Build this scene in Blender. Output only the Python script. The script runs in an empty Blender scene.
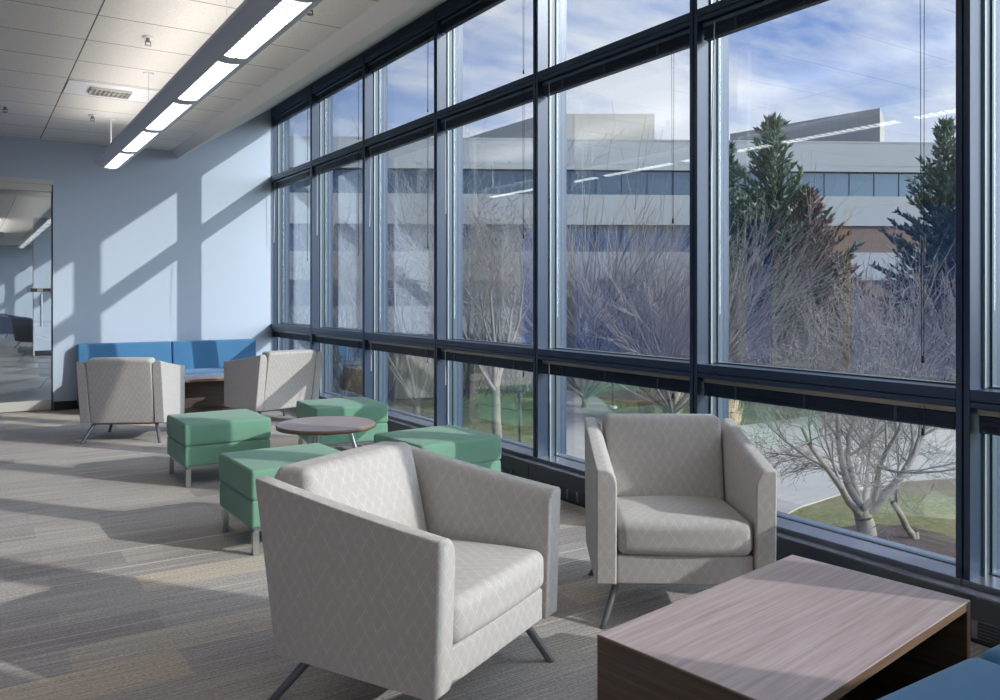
import bpy, bmesh, math, random
from mathutils import Vector, Matrix

D = bpy.data
SC = bpy.context.scene
COL = SC.collection
R = math.radians

# ------------------------------------------------------------------ materials
def new_mat(name):
    m = D.materials.new(name)
    m.use_nodes = True
    nt = m.node_tree
    return m, nt, nt.nodes, nt.links, nt.nodes['Principled BSDF']

def plain(name, col, rough=.6, metal=0., spec=.5, bump=0., bscale=60., var=0., coat=0., vscale=6.):
    m, nt, N, L, P = new_mat(name)
    P.inputs['Base Color'].default_value = (*col, 1)
    P.inputs['Roughness'].default_value = rough
    P.inputs['Metallic'].default_value = metal
    P.inputs['Specular IOR Level'].default_value = spec
    if coat: P.inputs['Coat Weight'].default_value = coat
    tc = N.new('ShaderNodeTexCoord')
    if var:
        nz = N.new('ShaderNodeTexNoise'); nz.inputs['Scale'].default_value = vscale; nz.inputs['Detail'].default_value = 5
        L.new(tc.outputs['Object'], nz.inputs['Vector'])
        mx = N.new('ShaderNodeMix'); mx.data_type = 'RGBA'
        mx.inputs[6].default_value = (*[c*(1-var) for c in col], 1)
        mx.inputs[7].default_value = (*[min(1, c*(1+var)) for c in col], 1)
        L.new(nz.outputs['Fac'], mx.inputs[0]); L.new(mx.outputs[2], P.inputs['Base Color'])
    if bump:
        nz = N.new('ShaderNodeTexNoise'); nz.inputs['Scale'].default_value = bscale; nz.inputs['Detail'].default_value = 4
        L.new(tc.outputs['Object'], nz.inputs['Vector'])
        b = N.new('ShaderNodeBump'); b.inputs['Strength'].default_value = bump; b.inputs['Distance'].default_value = .01
        L.new(nz.outputs['Fac'], b.inputs['Height']); L.new(b.outputs['Normal'], P.inputs['Normal'])
    return m

def math_node(N, L, op, a, b=None, c=None):
    n = N.new('ShaderNodeMath'); n.operation = op
    for i, v in enumerate((a, b, c)):
        if v is None: continue
        if isinstance(v, (int, float)): n.inputs[i].default_value = v
        else: L.new(v, n.inputs[i])
    return n.outputs[0]

def ramp(N, L, fac, stops):
    r = N.new('ShaderNodeValToRGB')
    e = r.color_ramp.elements
    while len(e) > 1: e.remove(e[-1])
    e[0].position = stops[0][0]; e[0].color = (*stops[0][1], 1)
    for p, c in stops[1:]:
        x = e.new(p); x.color = (*c, 1)
    L.new(fac, r.inputs['Fac'])
    return r.outputs['Color']

def mapping(N, L, vec, scale=(1, 1, 1), loc=(0, 0, 0), rot=(0, 0, 0)):
    m = N.new('ShaderNodeMapping')
    m.inputs['Scale'].default_value = scale; m.inputs['Location'].default_value = loc; m.inputs['Rotation'].default_value = rot
    L.new(vec, m.inputs['Vector'])
    return m.outputs['Vector']

def noise(N, L, vec, scale, detail=3, rough=.5):
    n = N.new('ShaderNodeTexNoise')
    n.inputs['Scale'].default_value = scale; n.inputs['Detail'].default_value = detail; n.inputs['Roughness'].default_value = rough
    L.new(vec, n.inputs['Vector'])
    return n.outputs['Fac']

def mixc(N, L, fac, a, b, mode='MIX'):
    m = N.new('ShaderNodeMix'); m.data_type = 'RGBA'; m.blend_type = mode
    if isinstance(fac, (int, float)): m.inputs[0].default_value = fac
    else: L.new(fac, m.inputs[0])
    for i, v in ((6, a), (7, b)):
        if isinstance(v, tuple): m.inputs[i].default_value = (*v, 1)
        else: L.new(v, m.inputs[i])
    return m.outputs[2]

def bump(N, L, P, h, strength, dist=.01):
    b = N.new('ShaderNodeBump'); b.inputs['Strength'].default_value = strength; b.inputs['Distance'].default_value = dist
    L.new(h, b.inputs['Height']); L.new(b.outputs['Normal'], P.inputs['Normal'])

def make_carpet():
    m, nt, N, L, P = new_mat('carpet')
    tc = N.new('ShaderNodeTexCoord'); o = tc.outputs['Object']
    br = N.new('ShaderNodeTexBrick')
    br.inputs['Scale'].default_value = 1; br.inputs['Brick Width'].default_value = 1.0; br.inputs['Row Height'].default_value = .25
    br.inputs['Mortar Size'].default_value = 0; br.inputs['Bias'].default_value = 0
    br.inputs['Color1'].default_value = (0, 0, 0, 1); br.inputs['Color2'].default_value = (1, 1, 1, 1)
    br.offset = .37; br.offset_frequency = 2
    L.new(mapping(N, L, o, loc=(.3, .09, 0)), br.inputs['Vector'])
    plank = ramp(N, L, br.outputs['Color'], [(0, (.37, .34, .33)), (.3, (.475, .44, .42)), (.55, (.44, .415, .405)), (.8, (.495, .46, .43)), (.90, (.58, .51, .43)), (1, (.66, .565, .44))])
    fine = noise(N, L, mapping(N, L, o, scale=(1.1, 85, 1)), 1.5, 3, .7)
    c1 = mixc(N, L, .9, plank, ramp(N, L, fine, [(.28, (.50, .50, .52)), (.5, (1, 1, 1)), (.72, (1.42, 1.38, 1.30))]), 'MULTIPLY')
    line = noise(N, L, mapping(N, L, o, scale=(.6, 26, 1), loc=(0, 3, 0)), 1.0, 1, .6)
    lm = ramp(N, L, line, [(.655, (0, 0, 0)), (.75, (.9, .9, .9))])
    c2 = mixc(N, L, lm, c1, (.70, .64, .56))
    pile = noise(N, L, mapping(N, L, o, scale=(75, 120, 1)), 1, 3, .75)
    c3 = mixc(N, L, .8, c2, ramp(N, L, pile, [(.32, (.58, .58, .59)), (.5, (1, 1, 1)), (.68, (1.4, 1.38, 1.36))]), 'MULTIPLY')
    L.new(c3, P.inputs['Base Color'])
    P.inputs['Roughness'].default_value = .95; P.inputs['Specular IOR Level'].default_value = .15
    bump(N, L, P, pile, .5, .008)
    return m

def make_chair_fabric(name, base, line, amt=.55):
    m, nt, N, L, P = new_mat(name)
    tc = N.new('ShaderNodeTexCoord'); uv = tc.outputs['UV']
    wob = N.new('ShaderNodeTexNoise'); wob.inputs['Scale'].default_value = 9; wob.inputs['Detail'].default_value = 1
    L.new(uv, wob.inputs['Vector'])
    sub = N.new('ShaderNodeVectorMath'); sub.operation = 'MULTIPLY_ADD'
    L.new(wob.outputs['Color'], sub.inputs[0]); sub.inputs[1].default_value = (.012, .012, 0); L.new(uv, sub.inputs[2])
    masks = []
    for ang, sc in ((R(33), 16), (R(-33), 16), (R(33), 32), (R(-33), 32)):
        w = N.new('ShaderNodeTexWave'); w.wave_type = 'BANDS'; w.bands_direction = 'X'
        w.inputs['Scale'].default_value = sc/6.2832*2; w.inputs['Distortion'].default_value = .5; w.inputs['Detail'].default_value = 1; w.inputs['Detail Scale'].default_value = 2
        L.new(mapping(N, L, sub.outputs[0], rot=(0, 0, ang), scale=(1.6, 1.6, 1)), w.inputs['Vector'])
        masks.append(ramp(N, L, w.outputs['Fac'], [(.93, (0, 0, 0)), (.995, (1, 1, 1))]))
    a = mixc(N, L, 1., masks[0], masks[1], 'LIGHTEN')
    b = mixc(N, L, 1., masks[2], masks[3], 'LIGHTEN')
    a = mixc(N, L, .3, a, b)
    gaps = noise(N, L, mapping(N, L, uv, scale=(1, 1, 1), loc=(3, 1, 0)), 26, 2)
    a = mixc(N, L, 1., a, ramp(N, L, gaps, [(.38, (.25, .25, .25)), (.6, (1, 1, 1))]), 'MULTIPLY')
    big = noise(N, L, uv, 4, 3)
    basec = mixc(N, L, big, tuple(c*.94 for c in base), tuple(min(1, c*1.06) for c in base))
    c = mixc(N, L, math_node(N, L, 'MULTIPLY', a, amt), basec, line)
    weave = noise(N, L, mapping(N, L, uv, scale=(700, 700, 1)), 1, 1)
    c = mixc(N, L, .5, c, ramp(N, L, weave, [(.3, (.82, .82, .82)), (.7, (1.15, 1.15, 1.15))]), 'MULTIPLY')
    L.new(c, P.inputs['Base Color'])
    P.inputs['Roughness'].default_value = .85; P.inputs['Specular IOR Level'].default_value = .25
    P.inputs['Sheen Weight'].default_value = .15
    bump(N, L, P, weave, .25, .002)
    return m

def make_weave(name, base, dark=.85, light=1.15, sheen=.2):
    m, nt, N, L, P = new_mat(name)
    tc = N.new('ShaderNodeTexCoord'); uv = tc.outputs['UV']
    n1 = noise(N, L, mapping(N, L, uv, scale=(420, 420, 1)), 1, 2, .7)
    n2 = noise(N, L, uv, 5, 3)
    c = mixc(N, L, 1., base, ramp(N, L, n1, [(.3, (dark,)*3), (.7, (light,)*3)]), 'MULTIPLY')
    c = mixc(N, L, 1., c, ramp(N, L, n2, [(.2, (.93,)*3), (.8, (1.06,)*3)]), 'MULTIPLY')
    L.new(c, P.inputs['Base Color'])
    P.inputs['Roughness'].default_value = .85; P.inputs['Specular IOR Level'].default_value = .25
    P.inputs['Sheen Weight'].default_value = sheen
    bump(N, L, P, n1, .3, .002)
    return m

def make_wood(name, stops, rough=.35, along='X', scale=1.0):
    m, nt, N, L, P = new_mat(name)
    tc = N.new('ShaderNodeTexCoord'); uv = tc.outputs['UV']
    s = (1.2, 30, 1) if along == 'X' else (30, 1.2, 1)
    n1 = noise(N, L, mapping(N, L, uv, scale=tuple(v*scale for v in s)), 1.6, 5, .62)
    s2 = (2.4, 190, 1) if along == 'X' else (190, 2.4, 1)
    n2 = noise(N, L, mapping(N, L, uv, scale=s2), 1.0, 3, .6)
    f = math_node(N, L, 'ADD', math_node(N, L, 'MULTIPLY', n1, .72), math_node(N, L, 'MULTIPLY', n2, .28))
    L.new(ramp(N, L, f, stops), P.inputs['Base Color'])
    P.inputs['Roughness'].default_value = rough; P.inputs['Specular IOR Level'].default_value = .5
    bump(N, L, P, n2, .06, .002)
    return m

def make_tiles():
    m, nt, N, L, P = new_mat('acoustic_tile')
    tc = N.new('ShaderNodeTexCoord'); o = tc.outputs['Object']
    br = N.new('ShaderNodeTexBrick'); br.offset = 0
    br.inputs['Scale'].default_value = 1; br.inputs['Brick Width'].default_value = 1.49; br.inputs['Row Height'].default_value = .632
    br.inputs['Mortar Size'].default_value = .0055; br.inputs['Mortar Smooth'].default_value = .1
    br.inputs['Color1'].default_value = (.74, .71, .67, 1); br.inputs['Color2'].default_value = (.78, .75, .71, 1); br.inputs['Mortar'].default_value = (.17, .17, .18, 1)
    L.new(mapping(N, L, o, loc=(-.73+1.49*4, -6.09+.632*20, 0)), br.inputs['Vector'])
    sp = noise(N, L, o, 130, 3, .7)
    c = mixc(N, L, 1., br.outputs['Color'], ramp(N, L, sp, [(.3, (.84,)*3), (.7, (1.08,)*3)]), 'MULTIPLY')
    L.new(c, P.inputs['Base Color']); P.inputs['Roughness'].default_value = .95; P.inputs['Specular IOR Level'].default_value = .1
    h = math_node(N, L, 'MULTIPLY_ADD', br.outputs['Fac'], -1., sp)
    bump(N, L, P, h, .25, .01)
    return m

def make_glass():
    m, nt, N, L, P = new_mat('window_glass')
    N.remove(P)
    out = N['Material Output']
    lw = N.new('ShaderNodeLayerWeight'); lw.inputs['Blend'].default_value = .5
    f = math_node(N, L, 'POWER', lw.outputs['Facing'], 3.6)
    f = math_node(N, L, 'MULTIPLY_ADD', f, .85, .125)
    tr = N.new('ShaderNodeBsdfTransparent'); tr.inputs['Color'].default_value = (.955, .975, .98, 1)
    gl = N.new('ShaderNodeBsdfGlossy'); gl.inputs['Roughness'].default_value = 0; gl.inputs['Color'].default_value = (.9, .95, 1, 1)
    mx = N.new('ShaderNodeMixShader')
    L.new(f, mx.inputs[0]); L.new(tr.outputs[0], mx.inputs[1]); L.new(gl.outputs[0], mx.inputs[2])
    L.new(mx.outputs[0], out.inputs['Surface'])
    return m

def make_emit(name, col, strength, lines=False):
    m, nt, N, L, P = new_mat(name)
    P.inputs['Base Color'].default_value = (.8, .8, .8, 1)
    P.inputs['Emission Color'].default_value = (*col, 1)
    P.inputs['Emission Strength'].default_value = strength
    if lines:
        tc = N.new('ShaderNodeTexCoord')
        w = N.new('ShaderNodeTexWave'); w.bands_direction = 'Y'; w.inputs['Scale'].default_value = 5.0
        L.new(tc.outputs['Object'], w.inputs['Vector'])
        c = ramp(N, L, w.outputs['Fac'], [(.10, tuple(v*.2 for v in col)), (.5, col)])
        L.new(c, P.inputs['Emission Color'])
    return m

def make_lawn():
    m, nt, N, L, P = new_mat('lawn_grass')
    tc = N.new('ShaderNodeTexCoord'); o = tc.outputs['Object']
    n1 = noise(N, L, o, .12, 5, .6); n2 = noise(N, L, o, 3.5, 6, .75); n3 = noise(N, L, o, 9, 5, .85)
    c = ramp(N, L, n2, [(.25, (.085, .105, .035)), (.45, (.16, .185, .07)), (.58, (.24, .24, .11)), (.75, (.40, .36, .22))])
    c = mixc(N, L, .85, c, ramp(N, L, n3, [(.3, (.35,)*3), (.5, (1, 1, 1)), (.7, (1.9, 1.9, 1.7))]), 'MULTIPLY')
    c = mixc(N, L, ramp(N, L, n1, [(.48, (0, 0, 0)), (.62, (1, 1, 1))]), c, (.19, .155, .105))
    L.new(c, P.inputs['Base Color']); P.inputs['Roughness'].default_value = 1; P.inputs['Specular IOR Level'].default_value = .05
    bump(N, L, P, n3, .8, .08)
    return m

M = {}
M['carpet'] = make_carpet()
M['concrete_floor'] = plain('polished_concrete', (.30, .30, .31), .35, bump=.03, var=.22, vscale=1.2)
M['tile'] = make_tiles()
M['wall'] = plain('blue_grey_wall_paint', (.48, .55, .655), .8, bump=.04, bscale=150, spec=.25)
M['soffit'] = plain('soffit_paint', (.60, .59, .57), .8, bump=.03, bscale=120, spec=.25)
M['navy_paint'] = plain('navy_wall_panel', (.14, .28, .88), .5)
M['brown_panel'] = plain('tan_wall_panel', (.42, .33, .24), .6, var=.1)
M['white_paint'] = plain('white_paint', (.75, .76, .77), .6)
M['frame'] = plain('dark_anodised_frame', (.026, .046, .088), .33, metal=.15, spec=.5)
M['frame_side'] = plain('sunlit_frame_side', (.055, .085, .115), .42, metal=.2, spec=.6)  # same metal as the frame, painted lighter for sun on its sides
M['bead'] = plain('highlight_glazing_bead', (.30, .35, .40), .4, metal=.2)  # pale colour paints the bright glint along the lit bead edge
M['blind'] = plain('dark_blind_slat', (.022, .036, .065), .35, metal=.3)
M['blind_rail'] = plain('sunlit_bronze_rail', (.32, .27, .21), .35, metal=.5)  # lower-row headrails, golden sunlight painted into the bronze
M['blind_head'] = plain('highlit_blind_rail', (.11, .145, .19), .3, metal=.4)  # lighter than the slats to paint highlights along the headrails
M['cord'] = plain('blind_cord', (.035, .04, .055), .7)
M['wand'] = plain('clear_wand', (.55, .60, .66), .2)
M['convector'] = plain('dark_convector_enamel', (.028, .04, .058), .35, spec=.6)
M['convector_top'] = plain('convector_top_metal', (.20, .21, .26), .22, metal=.55, spec=.6)
M['slot'] = plain('shaded_duct_metal', (.10, .10, .105), .6)
M['black'] = plain('black_slot', (.008, .009, .011), .6)
M['fixture'] = plain('fixture_grey_paint', (.50, .53, .58), .45)
M['steel'] = plain('brushed_steel', (.62, .63, .65), .28, metal=1)
M['chrome_leg'] = plain('satin_leg', (.42, .43, .45), .3, metal=.9)
M['dark_leg'] = plain('grey_metal_leg', (.20, .205, .22), .4, metal=.6)
M['alu'] = plain('door_aluminium', (.60, .58, .55), .4, metal=.3)
M['baseboard'] = plain('black_baseboard', (.02, .02, .024), .5)
M['lens'] = make_emit('lamp_lens', (1, .97, .93), 2.0, True)
M['uplight'] = make_emit('lamp_uplight', (1, .95, .88), 3.2)
M['fill_panel'] = make_emit('fill_panel_glow', (1, .96, .91), 2.5)  # glow of the added fill lights, out of view
M['glass'] = make_glass()
M['chair_fabric'] = make_chair_fabric('lattice_fabric', (.465, .438, .422), (.88, .88, .89), .32)
M['navy_fabric'] = make_weave('navy_fabric', (.03, .055, .12))
M['green'] = make_weave('green_fabric', (.165, .335, .24))
M['blue'] = make_weave('blue_fabric', (.066, .195, .365))
M['wood_top'] = make_wood('skylit_walnut_top', [(.25, (.21, .145, .135)), (.42, (.36, .275, .265)), (.55, (.44, .355, .35)), (.72, (.56, .475, .47))], .32)  # walnut lightened to paint the sky reflected in the table tops
M['wood_dark'] = make_wood('walnut_panel', [(.25, (.035, .024, .018)), (.5, (.085, .060, .045)), (.72, (.15, .108, .082))], .42)
M['wood_edge'] = make_wood('walnut_edge_band', [(.25, (.12, .07, .042)), (.5, (.20, .125, .082)), (.75, (.28, .185, .125))], .4)
M['lawn'] = make_lawn()
M['pave'] = plain('pale_concrete_paving', (.355, .33, .295), .9, var=.16, vscale=1.6, bump=.05, bscale=8, spec=.1)
M['mulch'] = plain('brown_mulch', (.075, .055, .046), 1., var=.5, vscale=9, bump=1., bscale=14, spec=.05)
M['bark'] = plain('pale_grey_bark', (.205, .185, .155), .95, var=.25, vscale=4, spec=.1)
M['twig'] = plain('pale_twig', (.22, .20, .18), .95, var=.25, vscale=2, spec=.1)
M['twig_brown'] = plain('brown_twig', (.145, .115, .095), .95, var=.3, vscale=1.5, spec=.1)
M['twig_grey'] = plain('grey_twig', (.22, .21, .20), .95, var=.25, vscale=1.5, spec=.1)
M['needle'] = plain('dark_conifer_needles', (.10, .135, .085), .9, var=.45, vscale=1.2, spec=.15)
M['needle_brown'] = plain('bronzed_conifer_needles', (.135, .085, .06), .9, var=.4, vscale=1.2, spec=.15)
M['dry_grass'] = plain('straw_grass', (.60, .50, .32), .95, var=.25, vscale=6, spec=.1)
M['fascia'] = plain('pale_building_cladding', (.28, .295, .31), .8, var=.05, vscale=.3, spec=.2)
M['penthouse'] = plain('ribbed_cladding', (.37, .345, .305), .7, var=.04, vscale=.4, spec=.2)
M['brick'] = plain('brown_brick', (.16, .115, .085), .9, var=.15, vscale=2.5, spec=.1)
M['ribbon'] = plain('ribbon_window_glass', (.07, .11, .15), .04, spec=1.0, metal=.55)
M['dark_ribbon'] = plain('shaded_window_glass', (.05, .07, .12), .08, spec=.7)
M['lamp_post'] = plain('lamp_post_metal', (.06, .065, .07), .5, metal=.4)

# ------------------------------------------------------------------ mesh builder
class MB:
    def __init__(s): s.v = []; s.f = []; s.sm = []
    def add(s, vs, fs, smooth=False):
        b = len(s.v); s.v += [tuple(p) for p in vs]
        for f in fs: s.f.append(tuple(i+b for i in f)); s.sm.append(smooth)
    def box(s, x0, x1, y0, y1, z0, z1):
        s.add([(x0,y0,z0),(x1,y0,z0),(x1,y1,z0),(x0,y1,z0),(x0,y0,z1),(x1,y0,z1),(x1,y1,z1),(x0,y1,z1)],
              [(0,3,2,1),(4,5,6,7),(0,1,5,4),(1,2,6,5),(2,3,7,6),(3,0,4,7)])
        return s
    def cbox(s, x0, x1, y0, y1, z0, z1, r=.004, seg=2, warp=None):
        bm = bmesh.new(); bmesh.ops.create_cube(bm, size=1)
        for v in bm.verts: v.co = ((x0+x1)/2+v.co.x*(x1-x0), (y0+y1)/2+v.co.y*(y1-y0), (z0+z1)/2+v.co.z*(z1-z0))
        bmesh.ops.bevel(bm, geom=bm.edges[:], offset=r, segments=seg, profile=.5, affect='EDGES')
        s.from_bm(bm, warp, False); return s
    def from_bm(s, bm, warp=None, smooth=True):
        bm.verts.index_update()
        vs = [tuple(v.co) for v in bm.verts]
        if warp: vs = [tuple(warp(Vector(p))) for p in vs]
        s.add(vs, [[v.index for v in f.verts] for f in bm.faces], smooth); bm.free()
    def rbox(s, cx, cy, cz, w, d, h, r, n=6, warp=None):
        """rounded cushion-like box, gridded so that it can be warped"""
        hf = (w/2, d/2, h/2); ax = []
        for a in hf:
            rr = min(r, a*.98)
            inner = [-(a-rr)+2*(a-rr)*i/n for i in range(n+1)]
            offs = [rr*math.tan(t) for t in (R(15), R(30), R(45))]
            ax.append([-(a-rr)-o for o in reversed(offs)] + inner + [(a-rr)+o for o in offs])
        idx = {}; vs = []; fs = []
        def vert(p):
            q = []
            for k in range(3):
                rr = min(r, hf[k]*.98); q.append(max(-(hf[k]-rr), min(hf[k]-rr, p[k])))
            dv = Vector(p)-Vector(q)
            out = Vector(q) + (dv.normalized()*min(r, min(hf)*.98) if dv.length > 1e-9 else dv)
            key = (round(out.x, 5), round(out.y, 5), round(out.z, 5))
            if key not in idx:
                idx[key] = len(vs); vs.append(out)
            return idx[key]
        for k in range(3):
            i, j = (k+1) % 3, (k+2) % 3
            for sgn in (-1, 1):
                for a in range(len(ax[i])-1):
                    for b in range(len(ax[j])-1):
                        q = []
                        for (aa, bb) in ((a, b), (a+1, b), (a+1, b+1), (a, b+1)):
                            p = [0, 0, 0]; p[k] = sgn*hf[k]; p[i] = ax[i][aa]; p[j] = ax[j][bb]; q.append(vert(p))
                        if sgn < 0: q.reverse()
                        if len(set(q)) >= 3:
                            o = []
                            for x in q:
                                if x not in o: o.append(x)
                            fs.append(o)
        c = Vector((cx, cy, cz))
        vs = [(warp(p) if warp else p) + c for p in vs]
        s.add(vs, fs, True); return s
    def tube(s, p0, p1, r0, r1=None, n=8, cap=True, smooth=True):
        r1 = r0 if r1 is None else r1
        p0 = Vector(p0); p1 = Vector(p1); d = (p1-p0)
        if d.length < 1e-7: return s
        d.normalize()
        u = d.cross(Vector((0, 0, 1)) if abs(d.z) < .9 else Vector((1, 0, 0))).normalized(); w = d.cross(u)
        vs = []
        for p, r in ((p0, r0), (p1, r1)):
            for i in range(n):
                a = 2*math.pi*i/n; vs.append(p+u*(r*math.cos(a))+w*(r*math.sin(a)))
        fs = [(i, (i+1) % n, n+(i+1) % n, n+i) for i in range(n)]
        s.add(vs, fs, smooth)
        if cap: s.add(vs, [tuple(range(n-1, -1, -1)), tuple(range(n, 2*n))], False)
        return s
    def prism(s, poly, z0, z1, axis='Z'):
        n = len(poly)
        def P(a, b, c): return {'Z': (a, b, c), 'Y': (a, c, b), 'X': (c, a, b)}[axis]
        vs = [P(a, b, z0) for a, b in poly]+[P(a, b, z1) for a, b in poly]
        s.add(vs, [tuple(range(n-1, -1, -1)), tuple(range(n, 2*n))]+[(i, (i+1) % n, n+(i+1) % n, n+i) for i in range(n)])
        return s
    def lathe(s, prof, cx=0, cy=0, n=32):
        vs = []; m = len(prof)
        for i in range(n):
            a = 2*math.pi*i/n
            for r, z in prof: vs.append((cx+r*math.cos(a), cy+r*math.sin(a), z))
        fs = [(i*m+k, ((i+1) % n)*m+k, ((i+1) % n)*m+k+1, i*m+k+1) for i in range(n) for k in range(m-1)]
        s.add(vs, fs, True); return s
    def build(s, name, mat, parent=None, off=(0, 0, 0), uv=True, wn=False, fix=True, sharp=0):
        me = D.meshes.new(name)
        vs = s.v if off == (0, 0, 0) else [(p[0]-off[0], p[1]-off[1], p[2]-off[2]) for p in s.v]
        me.from_pydata(vs, [], s.f)
        me.polygons.foreach_set('use_smooth', s.sm)
        me.materials.append(mat)
        if fix:
            bm = bmesh.new(); bm.from_mesh(me); bmesh.ops.recalc_face_normals(bm, faces=bm.faces[:]); bm.to_mesh(me); bm.free()
        if uv:
            ul = me.uv_layers.new(name='UVMap').data
            for p in me.polygons:
                nx, ny, nz = (abs(c) for c in p.normal)
                for li in p.loop_indices:
                    c = me.vertices[me.loops[li].vertex_index].co
                    ul[li].uv = (c.y, c.z) if nx >= ny and nx >= nz else ((c.x, c.z) if ny >= nz else (c.x, c.y))
        me.update()
        if sharp: me.set_sharp_from_angle(angle=R(sharp))
        o = D.objects.new(name, me); COL.objects.link(o)
        if parent: o.parent = parent
        if wn:
            w = o.modifiers.new('wn', 'WEIGHTED_NORMAL'); w.keep_sharp = True; w.weight = 100
        return o

def tag(o, label=None, cat=None, group=None, kind=None):
    if label: o['label'] = label
    if cat: o['category'] = cat
    if group: o['group'] = group
    if kind: o['kind'] = kind
    return o

def thing(name, label=None, cat=None, loc=(0, 0, 0), rz=0, group=None, kind=None):
    o = D.objects.new(name, None); COL.objects.link(o)
    o.empty_display_size = .1
    o.location = loc; o.rotation_euler = (0, 0, rz)
    return tag(o, label, cat, group, kind)

def copy_tree(o, parent=None):
    c = o.copy(); COL.objects.link(c)
    if parent: c.parent = parent
    for ch in o.children: copy_tree(ch, c)
    return c

def struct(mb, name, mat, parent=None, off=(0, 0, 0), **k):
    o = mb.build(name, mat, parent, off, **k)
    if parent is None: o['kind'] = 'structure'
    return o

# ------------------------------------------------------------------ camera
F_PX, CX, HY, EYE = 820., 500., 295., 1.4
YAW = math.atan(532/F_PX)
SY, CY_ = math.sin(YAW), math.cos(YAW)
cam = D.cameras.new('camera'); co = D.objects.new('camera', cam); COL.objects.link(co)
cam.sensor_fit = 'HORIZONTAL'; cam.sensor_width = 36; cam.lens = 36*F_PX/1000
cam.shift_y = -(350-HY)/1000; cam.clip_start = .05; cam.clip_end = 900
co.location = (0, 0, EYE); co.rotation_euler = (R(90), 0, -YAW)
SC.camera = co

def at(px, d, z=None):
    """ground point that lies d metres in front of the viewpoint, at a bearing given as an image column"""
    t = (px-CX)/F_PX
    return Vector(((SY+t*CY_)*d, (CY_-t*SY)*d, 0 if z is None else z))
def hz(y, d): return EYE+(HY-y)/F_PX*d
GROUND = -3.1
def gnd(px, y):
    d = (EYE-GROUND)*F_PX/(y-HY); p = at(px, d, GROUND); return p

# ------------------------------------------------------------------ room shell
YE, YB, XL = 11.3, -6.0, -5.0
XF, XG = 3.53, 3.70                       # front of the window frames, glass line
CEIL = 3.28
YF = 34.0
struct(MB().box(XL-.2, XG+.1, YB-.2, YE+.12, -.4, 0), 'floor', M['carpet'])
struct(MB().box(XL-.2, XG+.1, YE+.12, YF+.2, -.4, 0), 'floor', M['concrete_floor'])
struct(MB().box(XL-.2, 2.22, YB-.2, YE, CEIL, CEIL+.12), 'ceiling', M['tile'])
struct(MB().box(XL-.2, 2.22, YE+.12, YF+.2, CEIL-.1, CEIL+.12), 'ceiling', M['tile'])
struct(MB().prism([(2.21, CEIL), (2.31, 3.19), (XF+.02, 4.0), (XF+.02, 4.4), (2.21, 4.4)], YB, YE, 'Y'), 'trim_1', M['soffit'])
struct(MB().prism([(2.21, CEIL-.1), (2.31, 3.10), (XF+.02, 4.0), (XF+.02, 4.4), (2.21, 4.4)], YE+.12, YF, 'Y'), 'trim_2', M['soffit'])
struct(MB().box(XL-.2, XG+.4, YB-.2, YF+.2, 4.4, 4.6), 'trim_3', M['white_paint'])      # roof slab
struct(MB().box(XL-.2, XL, YB-.2, YF+.2, 0, 4.4), 'wall_left', M['wall'])
struct(MB().box(XL, XG, YB-.2, YB, 0, 4.4), 'wall_back', M['wall'])
DX0, DX1, DH = -.35, .865, 2.79
struct(MB().box(XL, DX0, YE, YE+.12, 0, 4.4).box(DX0, DX1, YE, YE+.12, DH, 4.4).box(DX1, XF+.02, YE, YE+.12, 0, 4.4), 'wall_end', M['wall'])
struct(MB().box(XL, XG, YF, YF+.2, 0, 4.4), 'wall_far', M['wall'])
struct(MB().box(1.27, XF, 21.6, 21.75, 0, 4.4), 'wall_partition', M['wall'])
struct(MB().box(1.255, 1.285, 21.57, 21.78, 0, CEIL), 'trim_4', M['fixture'])
struct(MB().box(1.27, 2.9, 21.58, 21.6, 0, .12), 'baseboard_partition', M['baseboard'])
struct(MB().box(XL, XF, YF-.02, YF, 0, .12), 'baseboard_far', M['baseboard'])
struct(MB().cbox(DX1+.005, 3.40, YE-.014, YE, 0, .105, .003), 'baseboard_end', M['baseboard'])
struct(MB().box(XL, 1.2, 14.6, 14.9, 2.95, CEIL-.1), 'trim_5', M['soffit'])
# accent panels on the left wall
for i, (a, b, mt) in enumerate([(3.2, 8.29, 'navy_paint'), (9.93, 10.5, 'navy_paint')]):
    struct(MB().cbox(XL, XL+.03, a, b, .12, 2.80, .004), 'trim_%d' % (6+i), M[mt])
struct(MB().cbox(XL, XL+.05, 8.30, 8.44, .0, 2.86, .004).cbox(XL, XL+.05, 3.2, 8.30, 2.80, 2.86, .004), 'trim_8', M['brown_panel'])
struct(MB().cbox(XL+.03, DX0-.03, YE-.03, YE, .12, 2.52, .004), 'trim_12', M['navy_paint'])
struct(MB().cbox(-3.98, -2.43, YE-.05, YE, 2.52, CEIL, .004), 'trim_9', M['brown_panel'])
struct(MB().box(XL, XL+.015, YB, 3.2, 0, .105).box(XL, XL+.015, 8.44, YE, 0, .105), 'baseboard_left', M['baseboard'])

# ------------------------------------------------------------------ windows
MUL = [11.33, 9.70, 8.11, 6.51, 4.96, 3.381, 1.845, .27, -1.30, -2.87, -4.44, -6.0]
Z_S, Z_L0, Z_L1, Z_U0, Z_U1, Z_H = .20, .925, 1.002, 2.975, 3.05, 3.86

def mullion(mb, y):
    mb.cbox(XF, XF+.016, y-.030, y-.004, Z_S-.02, Z_H+.1, .002, 1)
    mb.cbox(XF, XF+.016, y+.004, y+.030, Z_S-.02, Z_H+.1, .002, 1)
    mb.box(XF+.012, XG+.10, y-.027, y+.027, Z_S-.3, Z_H+.1)

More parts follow.
